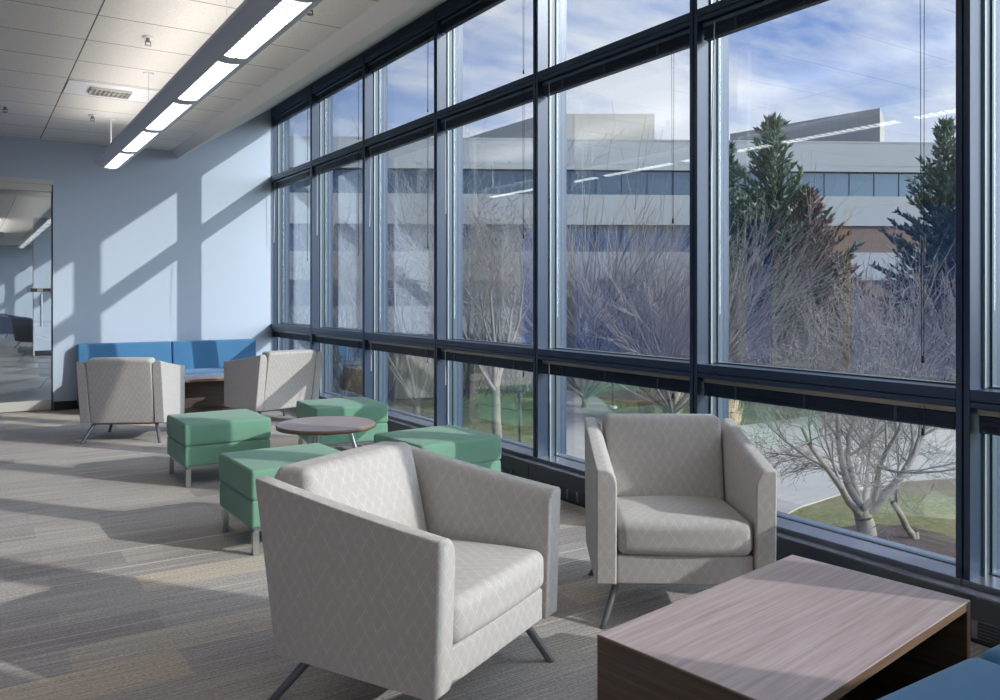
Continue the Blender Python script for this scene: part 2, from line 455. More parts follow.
def window(n, y1, y0, first=False, detail=True):
    loc = (XF, (y0+y1)/2, 0)
    w = thing('window_%d' % n, loc=loc, kind='structure')
    a, b = y0+.030, y1-.030
    mb = MB(); mullion(mb, y1)
    if first: mullion(mb, y0)
    mb.build('mullion', M['frame'], w, loc)
    bd = MB()
    st = MB()                                       # stepped frame of the glass, lining the opening
    for (z0, z1) in ((Z_S, Z_L0), (Z_L1, Z_U0), (Z_U1, Z_H)):
        for (e, sgn) in ((b, -1), (a, 1)):
            q0, q1 = sorted((e+sgn*.009, e-sgn*.002)); bd.box(XG-.064, XG-.052, q0, q1, z0, z1)
            q0, q1 = sorted((e+sgn*.004, e-sgn*.002)); st.box(XG-.050, XG-.01, q0, q1, z0, z1)
            q0, q1 = sorted((e+sgn*.012, e-sgn*.002)); st.box(XG-.01, XG+.03, q0, q1, z0, z1)
        st.box(XG-.02, XG+.03, a, b, z0, z0+.004)
        st.box(XG-.02, XG+.03, a, b, z1-.02, z1)
    st.build('pane_frame', M['frame_side'], w, loc)
    bd.build('glazing_bead', M['bead'], w, loc)
    for nm, z0, z1 in (('lower_transom', Z_L0, Z_L1), ('upper_transom', Z_U0, Z_U1), ('head_transom', Z_H, Z_H+.12)):
        t = MB().cbox(XF+.002, XF+.02, a, b, z0+.030, z1, .002, 1).cbox(XF+.002, XF+.02, a, b, z0, z0+.026, .002, 1)
        t.box(XF+.015, XG+.06, a, b, z0+.003, z1-.003)
        t.build(nm, M['frame'], w, loc)
    MB().cbox(XF-.01, XG+.08, a-.03, b+.03, Z_S-.06, Z_S, .004, 1).build('sill', M['convector_top'], w, loc)
    for (z0, z1) in ((Z_S, Z_L0), (Z_L1, Z_U0), (Z_U1, Z_H)):
        MB().box(XG, XG+.008, a+.015, b-.015, z0+.01, z1-.01).build('pane', M['glass'], w, loc)
    return w

for i in range(len(MUL)-1):
    window(i+1, MUL[i], MUL[i+1], first=(i == len(MUL)-2))
far_m = [11.5+1.61*k for k in range(15)]
for k in range(14):
    if k == 6: continue
    window(12+k-(k > 6), far_m[k+1], far_m[k], first=True)
struct(MB().box(XF+.01, XG+.1, YB-.2, YF+.2, -.4, Z_S-.06), 'wall_window', M['frame'])
struct(MB().box(XF, XG+.1, YB-.2, YF+.2, Z_H+.1, 4.4), 'trim_10', M['frame'])
struct(MB().box(XF, XG+.1, 21.10, 22.8, -.3, 4.4), 'wall_right', M['wall'])

# ------------------------------------------------------------------ blinds
ORD = ['bay against the end wall', 'second bay from the end wall', 'third bay from the end wall', 'fourth bay from the end wall',
       'fifth bay from the end wall', 'sixth bay from the end wall', 'bay cut by the right frame edge']
rng = random.Random(4)
def blind(y1, y0, zt, label, cord_len, wand_len, wand_side, rail_mat):
    yc = (y0+y1)/2; loc = (XF+.055, yc, zt)
    b = thing('venetian_blind', label, 'window blind', loc, group='raised dark venetian blinds under the transoms')
    h = (y1-y0)/2-.04
    MB().cbox(-.022, .022, -h, h, -.027, 0, .003, 1).build('headrail', M[rail_mat], b)
    s = MB(); z = -.031
    for k in range(13):
        j = rng.uniform(-.0025, .0025)
        sag = .003*math.sin(k)
        s.add([(-.024+j, -h+.01, z), (.0, -h+.01, z+.003), (.024+j, -h+.01, z), (-.024+j, h-.01, z+sag*.3), (0, h-.01, z+.003), (.024+j, h-.01, z),
               (-.024+j, -h+.01, z-.0022), (.0, -h+.01, z+.0008), (.024+j, -h+.01, z-.0022), (-.024+j, h-.01, z-.0022+sag*.3), (0, h-.01, z+.0008), (.024+j, h-.01, z-.0022)],
              [(0,1,4,3),(1,2,5,4),(6,9,10,7),(7,10,11,8),(0,3,9,6),(2,8,11,5),(0,6,7,1),(1,7,8,2),(3,4,10,9),(4,5,11,10)])
        z -= .0044
    s.build('slats', M['blind'], b)
    MB().cbox(-.024, .024, -h+.01, h-.01, z-.013, z, .003, 1).build('bottom_rail', M['blind'], b)
    for yy in (-h*.62, h*.05, h*.66):
        MB().box(-.027, -.0255, yy-.009, yy+.009, z-.012, -.027).build('ladder_tape', M['blind'], b)
    if cord_len:
        c = MB()
        for dy in (0, .02):
            c.tube((-.03, -h+.14+dy, -.01), (-.034, -h+.14+dy*.5, -cord_len), .0016, n=4)
        ob = c.build('pull_cord', M['cord'], b)
        MB().lathe([(.001, .03), (.005, .024), (.007, 0), (.001, -.004)], -.034, -h+.145, 8).build('cord_tassel', M['cord'], ob).location = (0, 0, -cord_len-.02)
    if wand_len:
        MB().tube((-.03, h-.10, -.02), (-.038, h-.10-.02*wand_side, -wand_len), .004, n=6).build('tilt_wand', M['wand'], b)
    return b
for i in range(7):
    y1, y0 = MUL[i], MUL[i+1]
    if i < 4:
        blind(y1, y0, Z_H-.004, 'raised dark blind at the window head, %s' % ORD[i], .75, 0, 1, 'blind_head')
    blind(y1, y0, Z_U0-.004, 'raised dark blind under the upper transom, %s' % ORD[i], 1.12 if i != 5 else 1.85, .85, rng.choice((-1, 1)), 'blind_head')
    blind(y1, y0, Z_L0-.004, 'raised dark blind under the lower transom, %s' % ORD[i], .12, .32 if i in (2, 3, 4) else 0, 1, 'blind_rail')

# ------------------------------------------------------------------ convector under the sill
loc = (3.46, 2.6, 0)
cv = thing('convector', 'long dark metal convector cover running under the window sill', 'radiator', loc)
MB().prism([(3.40, .02), (XF-.002, .02), (XF-.002, .15), (3.44, .15), (3.425, .188), (3.40, .188)], YB+.05, YE-.02, 'Y').build('cover', M['convector'], cv, loc)
MB().prism([(3.395, .188), (XF-.002, .165), (XF-.002, .172), (3.395, .196)], YB+.05, YE-.02, 'Y').build('top_ledge', M['convector_top'], cv, loc)
for i in range(8):
    y1, y0 = MUL[i]-.12, MUL[i+1]+.12
    MB().box(3.396, 3.401, y0, y1, .022, .095).build('grille', M['black'], cv, loc)
    g = MB(); n = 12
    for k in range(n+1):
        yy = y0+(y1-y0)*k/n
        g.box(3.389, 3.397, yy-.012, yy+.012, .022, .095)
    for k in range(6):
        g.box(3.3925, 3.398, y0, y1, .024+k*.0135, .028+k*.0135)
    g.build('grille_bars', M['convector_top'], cv, loc)
MB().box(3.4, 3.52, YB+.05, YE-.02, 0, .02).build('plinth', M['black'], cv, loc)
for i in range(1, 8):
    y = MUL[i]-.1
    MB().box(3.398, 3.4005, y-.0015, y+.0015, .02, .187).build('joint_seam', M['black'], cv, loc)

# ------------------------------------------------------------------ glass door in the end wall
loc = (.26, YE+.06, 0)
d1 = thing('door_1', loc=loc, kind='structure')
MB().cbox(DX0, DX1-.012, YE+.005, YE+.085, 2.65, 2.745, .004, 1).cbox(DX0, DX1, YE-.01, YE+.10, 2.735, DH, .004, 1).build('door_header', M['alu'], d1, loc)
MB().box(DX1-.012, DX1, YE, YE+.1, 0, 2.74).build('door_seal', M['baseboard'], d1, loc)
MB().cbox(.0, DX1-.014, YE+.025, YE+.075, .01, .126, .004, 1).build('bottom_rail', M['alu'], d1, loc)
MB().box(.0, DX1-.014, YE+.044, YE+.056, .12, 2.66).build('pane', M['glass'], d1, loc)
MB().cbox(DX0, .0, YE+.0, YE+.09, 0, 2.66, .004, 1).build('side_panel', M['white_paint'], d1, loc)
lk = MB().cbox(.60, DX1-.02, YE+.022, YE+.078, 1.435, 1.485, .006).build('lock_bar', M['steel'], d1, loc, wn=True)
MB().cbox(.63, .70, YE+.018, YE+.022, 1.44, 1.48, .002, 1).cbox(.76, .84, YE+.018, YE+.022, 1.44, 1.48, .002, 1).build('lock_cylinder', M['baseboard'], lk, loc)
hd = MB().tube((.742, YE-.02, 1.02), (.742, YE-.02, 1.41), .013, n=10)
hd.tube((.742, YE-.02, 1.06), (.742, YE+.05, 1.06), .008).tube((.742, YE-.02, 1.37), (.742, YE+.05, 1.37), .008)
hd.build('pull_handle', M['steel'], d1, loc)

# ------------------------------------------------------------------ pendant lights
def pendant(y_end, n, x, z, label, rods, zc=CEIL, group=None):
    """a long suspended fixture made of n lens bays, far end at y_end, running towards -Y"""
    per = 1.22; ln = n*per+.06
    p = thing('pendant_light', label, 'ceiling light', (x, y_end-ln/2, z))
    hw = .15; h2 = ln/2; NP = 24; LK = range(7, 17)
    prof = []
    for k in range(NP+1):
        t = -1+2*k/NP
        prof.append((hw*t, .062*(abs(t)**2.4)))
    prof += [(hw, .085), (hw-.03, .115), (-hw+.03, .115), (-hw, .085)]
    # the bottom of the housing is left open where the lenses sit
    mb = MB()
    m = len(prof)
    def ringpts(y): return [(a, y, b) for a, b in prof]
    ys = [-h2, h2]
    vs = ringpts(-h2)+ringpts(h2)
    for k in range(m):
        k2 = (k+1) % m
        if k in LK: continue
        if k == NP+2: continue                                # open top for the uplight
        mb.add([vs[k], vs[k2], vs[m+k2], vs[m+k]], [(0, 1, 2, 3)], True)
    starts = [h2-.08-per*i for i in range(n)]
    def strip(ya, yb, dz=0):
        for k in LK:
            mb.add([(prof[k][0], ya, prof[k][1]+dz), (prof[k+1][0], ya, prof[k+1][1]+dz), (prof[k+1][0], yb, prof[k+1][1]+dz), (prof[k][0], yb, prof[k][1]+dz)], [(0, 1, 2, 3)], True)
    prev = h2
    for s in starts:
        strip(s, prev); prev = s-1.08
    strip(-h2, prev)
    for y in (-h2, h2): mb.add([(a, y, b) for a, b in prof], [tuple(range(m))])
    mb.build('housing', M['fixture'], p, fix=False)
    for s in starts:
        l = MB()
        for k in LK:
            l.add([(prof[k][0], s, prof[k][1]+.004), (prof[k][0], s-1.08, prof[k][1]+.004), (prof[k+1][0], s-1.08, prof[k+1][1]+.004), (prof[k+1][0], s, prof[k+1][1]+.004)], [(0, 1, 2, 3)], True)
        l.build('lens', M['lens'], p, fix=False)
    MB().box(-.09, .09, -h2+.05, h2-.05, .105, .11).build('uplight', M['uplight'], p)
    for (ry, r) in rods:
        rr = MB().tube((0, ry-(y_end-ln/2), .1), (0, ry-(y_end-ln/2), zc-z), r, n=8).build('rod', M['white_paint'], p)
        MB().lathe([(.001, zc-z-.012), (.04, zc-z-.010), (.045, zc-z), (.001, zc-z)], 0, ry-(y_end-ln/2), 16).build('rod_canopy', M['white_paint'], rr)
    return p
pendant(9.72, 12, 1.283, 2.755, 'long grey pendant light with bright lenses hanging parallel to the windows', [(9.62, .009), (7.45, .003), (4.95, .003), (2.3, .003), (-.2, .003), (-2.6, .003), (-4.6, .003)])
pendant(27.3, 4, .55, 2.75, 'far pendant light seen through the glass door', [(27.0, .004), (23, .004)], CEIL-.1)

# unseen ceiling lights added behind the viewpoint to brighten the room
for (x, y) in [(x, y) for x in (-4.1, -2.6, -1.1, .4) for y in (-5.0, -3.1, -1.2)]+[(-4.1, .7), (-2.6, .7), (-1.1, .7)]:
    t = thing('fill_light', 'unseen square ceiling light added behind the seating area as fill', 'ceiling light', (x, y, CEIL), group='added ceiling fill lights')
    MB().box(-.31, .31, -.31, -.28, -.012, 0).box(-.31, .31, .28, .31, -.012, 0).box(-.31, -.28, -.28, .28, -.012, 0).box(.28, .31, -.28, .28, -.012, 0).build('frame', M['white_paint'], t)
    MB().box(-.28, .28, -.28, .28, -.006, 0).build('diffuser', M['fill_panel'], t)

# ------------------------------------------------------------------ ceiling fittings
v = thing('air_diffuser', 'white slotted air diffuser panel in the ceiling', 'air vent', (1.10, 8.30, CEIL))
MB().cbox(-.365, .365, -.27, .27, -.008, 0, .003, 1).build('panel', M['white_paint'], v)
MB().box(-.165, .165, -.12, .12, -.0085, -.008).build('slot_recess', M['slot'], v)
g = MB()
for k in range(9):
    x = -.15+k*.0375
    g.add([(x-.012, -.12, -.030), (x-.010, -.12, -.030), (x+.012, -.12, -.0085), (x+.010, -.12, -.0085), (x-.012, .12, -.030), (x-.010, .12, -.030), (x+.012, .12, -.0085), (x+.010, .12, -.0085)],
          [(0,1,2,3),(4,7,6,5),(0,4,5,1),(1,5,6,2),(2,6,7,3),(3,7,4,0)])
for y in (-.122, 0, .122): g.box(-.168, .168, y-.004, y+.004, -.030, -.008)
for x in (-.168, .168): g.box(x-.003, x+.003, -.12, .12, -.030, -.008)
g.build('vanes', M['alu'], v)
SPR = [((1.10, 6.41), 'sprinkler head left of the pendant light, nearest of the ceiling sprinklers there'),
       ((1.09, 9.5), 'sprinkler head beyond the air diffuser near the end wall'),
       ((.31, 9.52), 'sprinkler head at the left edge of the ceiling above the glass door'),
       ((1.86, 5.13), 'sprinkler head between the pendant light and the window soffit')]
for (x, y), lb in SPR:
    s = thing('sprinkler', lb, 'sprinkler', (x, y, CEIL))
    MB().lathe([(.001, 0), (.042, 0), (.040, -.006), (.018, -.010), (.001, -.010)], n=20).build('escutcheon', M['white_paint'], s)
    MB().tube((0, 0, -.008), (0, 0, -.04), .013, n=8).box(-.02, -.014, -.003, .003, -.062, -.03).box(.014, .02, -.003, .003, -.062, -.03).box(-.02, .02, -.004, .004, -.036, -.03).tube((0, 0, -.06), (0, 0, -.064), .022, n=12).build('sprinkler_body', M['dark_leg'], s)

# ------------------------------------------------------------------ armchairs
def bil(p, w, d, h, q):
    """map a box point to a side profile given as (y,z): front-bottom, back-bottom, back-top, front-top"""
    u = p.y/d+.5; v_ = p.z/h+.5
    y = (1-u)*(1-v_)*q[0][0]+u*(1-v_)*q[1][0]+u*v_*q[2][0]+(1-u)*v_*q[3][0]
    z = (1-u)*(1-v_)*q[0][1]+u*(1-v_)*q[1][1]+u*v_*q[2][1]+(1-u)*v_*q[3][1]
    return Vector((p.x, y, z))

def make_armchair(fab, leg_mat, label, group):
    c = thing('armchair', label, 'armchair', group=group)
    W = .775; T = .090
    prof = [(-.335, .185), (.318, .185), (.415, .782), (-.352, .672)]
    def arm_section(e):
        """cross-section of an arm, x from the outer face inwards, v the height fraction; e pulls it in at the ends"""
        h = .5; ra, rb = .050, .070
        pts = [(e, e/h), (T-e-.004, e/h), (T-e, e/h+.010)]
        for k in range(8):
            a = R(90*k/7)
            pts.append((T-e-ra+ra*math.cos(a), 1-(e+rb-rb*math.sin(a))/h))
        pts += [(e+.012, 1-e/h), (e+.004, 1-(e+.002)/h), (e, 1-(e+.008)/h)]
        return pts
    for sx in (-1, 1):
        mb = MB(); rings = []
        st = [(0, .009), (.0022, .0055), (.006, .002), (.013, 0)]
        us = [(u, e) for u, e in st]+[(k/10, 0) for k in range(1, 10)]+[(1-u, e) for u, e in reversed(st)]
        for u, e in us:
            ring = []
            for x, v in arm_section(e):
                y = (1-u)*(1-v)*prof[0][0]+u*(1-v)*prof[1][0]+u*v*prof[2][0]+(1-u)*v*prof[3][0]
                z = (1-u)*(1-v)*prof[0][1]+u*(1-v)*prof[1][1]+u*v*prof[2][1]+(1-u)*v*prof[3][1]
                z -= .012*max(0, v-.5)*4*u*(1-u)
                ring.append((sx*(W/2-x), y, z))
            rings.append(ring)
        m = len(rings[0])
        for k in range(len(rings)-1):
            for q in range(m):
                mb.add([rings[k][q], rings[k][(q+1) % m], rings[k+1][(q+1) % m], rings[k+1][q]], [(0, 1, 2, 3)], True)
        mb.add(rings[0], [tuple(range(m))], True); mb.add(rings[-1], [tuple(range(m))], True)
        bmm = bmesh.new()
        vv = [bmm.verts.new(p) for p in mb.v]
        for f in mb.f: bmm.faces.new([vv[q] for q in f])
        bmesh.ops.remove_doubles(bmm, verts=bmm.verts[:], dist=1e-5)
        m2 = MB(); m2.from_bm(bmm); m2.build('arm', M[fab], c, sharp=38, wn=True)
    iw = W-2*T-.006
    # seat cushion, front apron, back cushion, outer back
    def seat_w(p):
        q = p.copy()
        if p.z > 0: q.z += .022*(1-(p.x/(iw/2))**2)*(1-(p.y/.30)**2)
        q.z -= .030*(p.y/.3+1)*.5
        q.y -= .012*(1-(p.x/(iw/2))**2) if p.y < 0 else 0
        return q
    MB().rbox(0, -.040, .382, iw, .60, .150, .042, 8, seat_w).build('seat', M[fab], c)
    MB().rbox(0, -.015, .245, iw, .615, .122, .010, 4).build('apron', M[fab], c)
    def back_w(p):
        q = bil(p, iw, .16, .48, [(.165, .36), (.33, .36), (.432, .80), (.268, .81)])
        if p.y < 0: q.y -= .025*(1-(p.x/(iw/2))**2)*max(0, 1-(p.z/.24)**2)
        return q
    MB().rbox(0, 0, 0, iw, .16, .48, .035, 8, back_w).build('backrest', M[fab], c)
    def ob_w(p):
        return bil(p, iw, .05, .5, [(.255, .18), (.305, .18), (.425, .775), (.375, .775)])
    MB().rbox(0, 0, 0, iw, .05, .5, .012, 4, ob_w).build('outer_back', M[fab], c)
    # metal base
    f = MB()
    for sy in (-.23, .22): f.cbox(-.29, .29, sy-.014, sy+.014, .158, .180, .003, 1)
    for sx in (-.28, .28): f.cbox(sx-.014, sx+.014, -.23, .22, .158, .180, .003, 1)
    f.build('base_frame', M[leg_mat], c)
    for sx in (-1, 1):
        for sy, yt, yf in ((-1, -.235, -.32), (1, .225, .36)):
            l = MB().tube((sx*.285, yt, .178), (sx*.356, yf, .0), .0165, .0135, 12)
            l.tube((sx*.356, yf, 0), (sx*.356, yf, .006), .016, n=10)
            l.build('leg', M[leg_mat], c)
    return c
G1 = 'pale lattice-patterned armchairs'
ch = make_armchair('chair_fabric', 'dark_leg', 'pale grey lattice armchair in the foreground, seen from its side and front', G1)
ch.location = (1.385, 2.648, 0); ch.rotation_euler = (0, 0, R(26.7)); ch.scale = (1.065, 1.015, .985)
def again(src, loc, rz, label):
    o = copy_tree(src); o.scale = (1, 1, 1); o.location = loc; o.rotation_euler = (0, 0, rz); o['label'] = label
    return o
ch2 = again(ch, (2.70, 2.715, 0), R(-35), 'cream armchair facing the viewer with its back to the windows, by the wooden coffee table'); ch2.scale = (.965, .97, 1)
ch3 = again(ch, (1.379, 8.766, 0), R(152), 'pale armchair seen from behind at the left, in front of the blue banquette')
ch4 = again(ch, (2.807, 8.94, 0), R(194), 'pale armchair seen from behind at the right, sunlit beside the window and blue banquette')
nv = make_armchair('navy_fabric', 'chrome_leg', 'navy armchair beyond the glass door, nearer of the two', 'navy armchairs beyond the glass door')
nv.location = (1.5, 24.9, 0); nv.rotation_euler = (0, 0, R(118))
again(nv, (1.15, 30.6, 0), R(60), 'navy armchair beyond the glass door, farther of the two')

# ------------------------------------------------------------------ ottomans
def make_ottoman(label):
    o = thing('ottoman', label, 'ottoman', group='green ottomans around the round table')
    W = .635; Dp = .61
    def top_w(p):
        q = p.copy()
        if p.z > 0: q.z += .012*(1-(p.x/(W/2))**2)*(1-(p.y/(Dp/2))**2)
        k = 1+.010*(1-(p.z/.082)**2); q.x *= k; q.y *= k
        return q
    MB().rbox(0, 0, .378, W, Dp, .164, .019, 8, top_w).build('cushion', M['green'], o)
    def low_w(p):
        q = p.copy(); k = 1+.006*(1-(p.z/.08)**2); q.x *= k; q.y *= k; return q
    MB().rbox(0, 0, .222, W-.006, Dp-.006, .150, .015, 6, low_w).build('base_cushion', M['green'], o)
    f = MB()
    for s in (-1, 1):
        f.cbox(-W/2+.02, W/2-.02, s*(Dp/2-.035)-.012, s*(Dp/2-.035)+.012, .124, .148, .002, 1)
        f.cbox(s*(W/2-.035)-.012, s*(W/2-.035)+.012, -Dp/2+.02, Dp/2-.02, .124, .148, .002, 1)
    f.build('base_frame', M['chrome_leg'], o)
    for sx in (-1, 1):
        for sy in (-1, 1):
            x, y = sx*(W/2-.03), sy*(Dp/2-.03)
            MB().cbox(x-.017, x+.017, y-.017, y+.017, 0, .128, .002, 1).build('leg', M['steel'], o)
    return o
ot = make_ottoman('green ottoman at the left of the round table, farther of the left pair')
ot.location = (1.632, 6.54, 0); ot.rotation_euler = (0, 0, R(.8))
again(ot, (1.578, 4.71, 0), R(1.8), 'green ottoman behind the foreground armchair, nearer of the left pair')
again(ot, (2.75, 6.795, 0), R(-3.7), 'green ottoman behind the round table, beside the windows')
again(ot, (2.653, 4.87, 0), R(5), 'green ottoman at the right of the round table, against the convector')

# ------------------------------------------------------------------ round table
rt = thing('round_table', 'low round walnut table between the green ottomans', 'table', (2.19, 5.70, 0))
tp = MB().lathe([(.001, .437), (.332, .437), (.348, .445), (.354, .463), (.348, .467), (.001, .467)], n=64)
tp.build('tabletop', M['wood_top'], rt, wn=True)
MB().lathe([(.336, .436), (.3555, .438), (.3565, .462), (.3535, .4645)], n=64).build('edge_band', M['wood_edge'], rt)
MB().tube((0, 0, .425), (0, 0, .437), .12, n=24).tube((0, 0, .38), (0, 0, .43), .03, n=16).build('mount', M['dark_leg'], rt)
for k in range(3):
    a = R(-30+120*k)
    MB().tube((.16*math.cos(a), .16*math.sin(a), .437), (.30*math.cos(a), .30*math.sin(a), 0), .017, .014, 12).build('leg', M['steel'], rt)

# ------------------------------------------------------------------ walnut coffee tables
def make_coffee(label):
    W, Dp, H = 1.096, .616, .42
    t = thing('coffee_table', label, 'coffee table', group='walnut coffee tables')
    MB().cbox(-W/2, W/2, -Dp/2, Dp/2, H-.003, H, .001, 1).build('tabletop_veneer', M['wood_top'], t)
    MB().box(-W/2-.0006, W/2+.0006, -Dp/2-.0006, Dp/2+.0006, H-.0065, H-.0025).build('arris', M['wood_edge'], t)
    MB().cbox(-W/2+.027, W/2-.027, -Dp/2, Dp/2, H-.030, H-.003, .0012, 1).build('tabletop', M['wood_edge'], t)
    for s in (-1, 1):
        MB().cbox(s*(W/2-.0135)-.0135, s*(W/2-.0135)+.0135, -Dp/2+.001, Dp/2-.001, 0, H-.003, .0012, 1).build('end_panel', M['wood_dark'], t)
        MB().box(s*(W/2-.0135)-.0132, s*(W/2-.0135)+.0132, -Dp/2-.0004, -Dp/2+.002, 0, H-.0035).box(s*(W/2-.0135)-.0132, s*(W/2-.0135)+.0132, Dp/2-.002, Dp/2+.0004, 0, H-.0035).build('edge_band', M['wood_edge'], t)
    MB().cbox(-W/2+.027, W/2-.027, .10, .125, .02, H-.030, .001, 1).build('centre_panel', M['wood_dark'], t)
    MB().cbox(-W/2+.027, W/2-.027, -.22, .24, .02, .045, .001, 1).build('shelf', M['wood_dark'], t)
    return t
ct = make_coffee('large walnut coffee table in the right foreground')
ct.location = (2.114, 1.612, 0); ct.rotation_euler = (0, 0, R(8.4))
again(ct, (2.55, 10.22, 0), R(2), 'walnut coffee table by the end wall, between the two far armchairs and the blue banquette')

# ------------------------------------------------------------------ banquettes
def make_sofa(label, X0, X1, n, seat_d=.60):
    s = thing('banquette', label, 'sofa', group='blue banquettes')
    w = (X1-X0)/n
    MB().cbox(X0+.01, X1-.01, -.30, .33, .05, .27, .01).build('base', M['navy_fabric'], s, wn=True)
    MB().cbox(X0+.06, X1-.06, -.24, .28, 0, .05, .004).build('plinth', M['baseboard'], s)
    for k in range(n):
        cx = X0+w*(k+.5)
        def sw(p):
            q = p.copy()
            if p.z > 0: q.z += .015*(1-(p.x/(w/2))**2)*(1-(p.y/.32)**2)
            return q
        MB().rbox(cx, -.045, .352, w-.012, .62, .175, .05, 7, sw).build('seat', M['blue'], s)
        def bw(p):
            q = p.copy()
            q.y += .05*(p.z/.27+1)*.5
            if p.y < 0: q.y -= .014*(1-(p.x/(w/2))**2)*(1-(p.z/.28)**2)
            return q
        MB().rbox(cx, .245, .53, w-.008, .15, .545, .022, 7, bw).build('backrest', M['blue'], s)
    return s
b1 = make_sofa('long blue banquette against the end wall behind the pale armchairs', -1.085, 1.085, 2)
b1.location = (2.195, YE-.40, 0)
b2 = make_sofa('blue banquette at the lower right corner in front of the walnut coffee table', -1.0, 1.0, 2)
b2.location = (2.29, .82, 0); b2.rotation_euler = (0, 0, R(180))

# ------------------------------------------------------------------ outdoors: ground
bigg = MB()
bigg.add([(XG+.1, -120, GROUND), (260, -120, GROUND), (260, 260, GROUND), (XG+.1, 260, GROUND)], [(0, 1, 2, 3)])
struct(bigg, 'lawn', M['lawn'])
path_px = [(450, 388.5), (450, 386), (562, 390), (592, 395), (602, 401), (612, 412), (650, 428), (745, 426), (830, 414), (1000, 407), (1150, 404), (1200, 430),
           (1000, 470), (955, 478), (900, 482), (850, 492), (800, 508), (783, 517), (765, 540), (720, 600), (640, 660), (470, 660), (520, 520), (532, 470), (540, 430), (548, 406), (548, 397), (535, 391.5)]
pp = [gnd(x, y) for x, y in path_px]
pth = MB().prism([(p.x, p.y) for p in pp], GROUND-.04, GROUND+.03)
struct(pth, 'paved_path', M['pave'])
mc = gnd(893, 551)
mu = MB(); n = 40; ring = []
rr_ = random.Random(9)
for i in range(n):
    a = 2*math.pi*i/n; r = 1.55+.15*math.sin(3*a)+rr_.uniform(-.06, .06)
    ring.append((mc.x+r*math.cos(a)*1.1, mc.y+r*math.sin(a), GROUND+.01))
top = [(mc.x+(x-mc.x)*.8, mc.y+(y-mc.y)*.8, GROUND+.09) for x, y, z in ring]
mu.add(ring+top, [(i, (i+1) % n, n+(i+1) % n, n+i) for i in range(n)]+[tuple(range(n, 2*n))], True)
struct(mu, 'mulch_bed', M['mulch'])

# ------------------------------------------------------------------ outdoors: bare trees
def bare_tree(name, label, base, trunk, mains, H, seed, twig='twig', bark='bark', depth=4, twig_r=.007, trunk_r=.17, spread=(25, 60), curl=.18, dens=1.0, lean=(0, 0), group='bare trees outside the windows', up=.10, main_r=(.30, .46), cang=(20, 46), clen=(.45, .7)):
    t = thing(name, label, 'tree', tuple(base), group=group)
    ls = 1.
    for attempt in range(3):                       # settle the limb length so that the crown ends at height H
        rg = random.Random(seed); TB, BR = MB(), MB()
        def grow(p, dr, ln, r, lv):
            nseg = 5 if lv <= 1 else (4 if lv == 2 else 3)
            sl = ln/nseg
            mb = TB if lv == 0 else BR
            for k in range(nseg):
                d2 = (dr+Vector((rg.gauss(0, curl), rg.gauss(0, curl), rg.gauss(0, curl*.6)+up*(1 if lv < 3 else .5)))).normalized()
                r2 = max(twig_r*.6, r*(1-.62*(k+1)/nseg)) if lv else r*(1-.25*(k+1)/nseg)
                ra = max(twig_r*.6, r*(1-.62*k/nseg)) if lv else r*(1-.25*k/nseg)
                q = p+d2*sl
                mb.tube(p, q, ra, r2, 9 if lv == 0 else (7 if lv == 1 else (5 if lv == 2 else 3)), False)
                p, dr = q, d2
                if lv >= 1 and lv < depth and not (k == 0 and lv == 1):
                    for _ in range(max(1, int(round(dens*(1 if lv < 2 else 1.6)+rg.uniform(-.3, .3))))):
                        side = dr.cross(Vector((rg.gauss(0, 1), rg.gauss(0, 1), rg.gauss(0, 1)))).normalized()
                        a = R(rg.uniform(*cang))
                        nd = (dr*math.cos(a)+side*math.sin(a)).normalized()
                        grow(p, nd, ln*rg.uniform(*clen), max(twig_r, r2*.62), lv+1)
            return p, dr
        p, dr = Vector((0, 0, 0)), Vector((lean[0], lean[1], 1)).normalized()
        # flared root collar
        TB.tube((0, 0, -.1), (0, 0, .22), trunk_r*1.45, trunk_r*.93, 9, False)
        top, dr = grow(p, dr, trunk, trunk_r, 0)
        for k in range(mains):
            a = 2*math.pi*(k+rg.uniform(-.3, .3))/mains
            s = R(rg.uniform(*spread))
            nd = Vector((math.cos(a)*math.sin(s), math.sin(a)*math.sin(s), math.cos(s)))
            st = top-dr*(trunk*.30*rg.random())
            grow(st, nd, ls*(H-trunk)*rg.uniform(.48, .62)/max(.55, math.cos(s)*1.05), trunk_r*rg.uniform(*main_r), 1)
        mz = max(p[2] for p in BR.v); ls *= (H-trunk)/(mz-trunk)
    TB.build('trunk', M[bark], t, uv=False, fix=False)
    BR.build('branches', M[twig], t, uv=False, fix=False)
    return t
T = 'bare_tree'
bare_tree(T, 'low spreading bare tree on the lawn outside the lower right window', gnd(868, 550), .75, 6, 5.7, 11, depth=5, trunk_r=.19, spread=(32, 66), dens=1.1, twig_r=.0045, curl=.15, up=.10, main_r=(.34, .48), cang=(22, 55))
bare_tree(T, 'slim leaning bare sapling in the brown mulch bed', gnd(915, 543), 1.0, 3, 4.2, 5, depth=4, trunk_r=.065, spread=(15, 45), lean=(-.35, .3), twig_r=.005)
bare_tree(T, 'bare tree with a straight pale trunk beside the bollard light', gnd(497, 447), 2.1, 9, 8.8, 21, depth=5, trunk_r=.16, spread=(14, 50), dens=.75, twig_r=.006, curl=.10)
bare_tree(T, 'bare multi-stemmed tree outside the third bay from the end wall', gnd(416, 421), .6, 8, 11.3, 31, twig='twig_grey', depth=5, trunk_r=.16, spread=(8, 42), dens=.75, twig_r=.007, curl=.09)
bare_tree(T, 'wide bare tree with fine twigs across the fifth bay from the end wall', gnd(672, 424), .45, 30, 9.8, 41, twig='twig', depth=3, trunk_r=.13, spread=(6, 68), dens=1.7, twig_r=0.008, curl=.03, cang=(8, 27), up=.04, clen=(.5, .85))
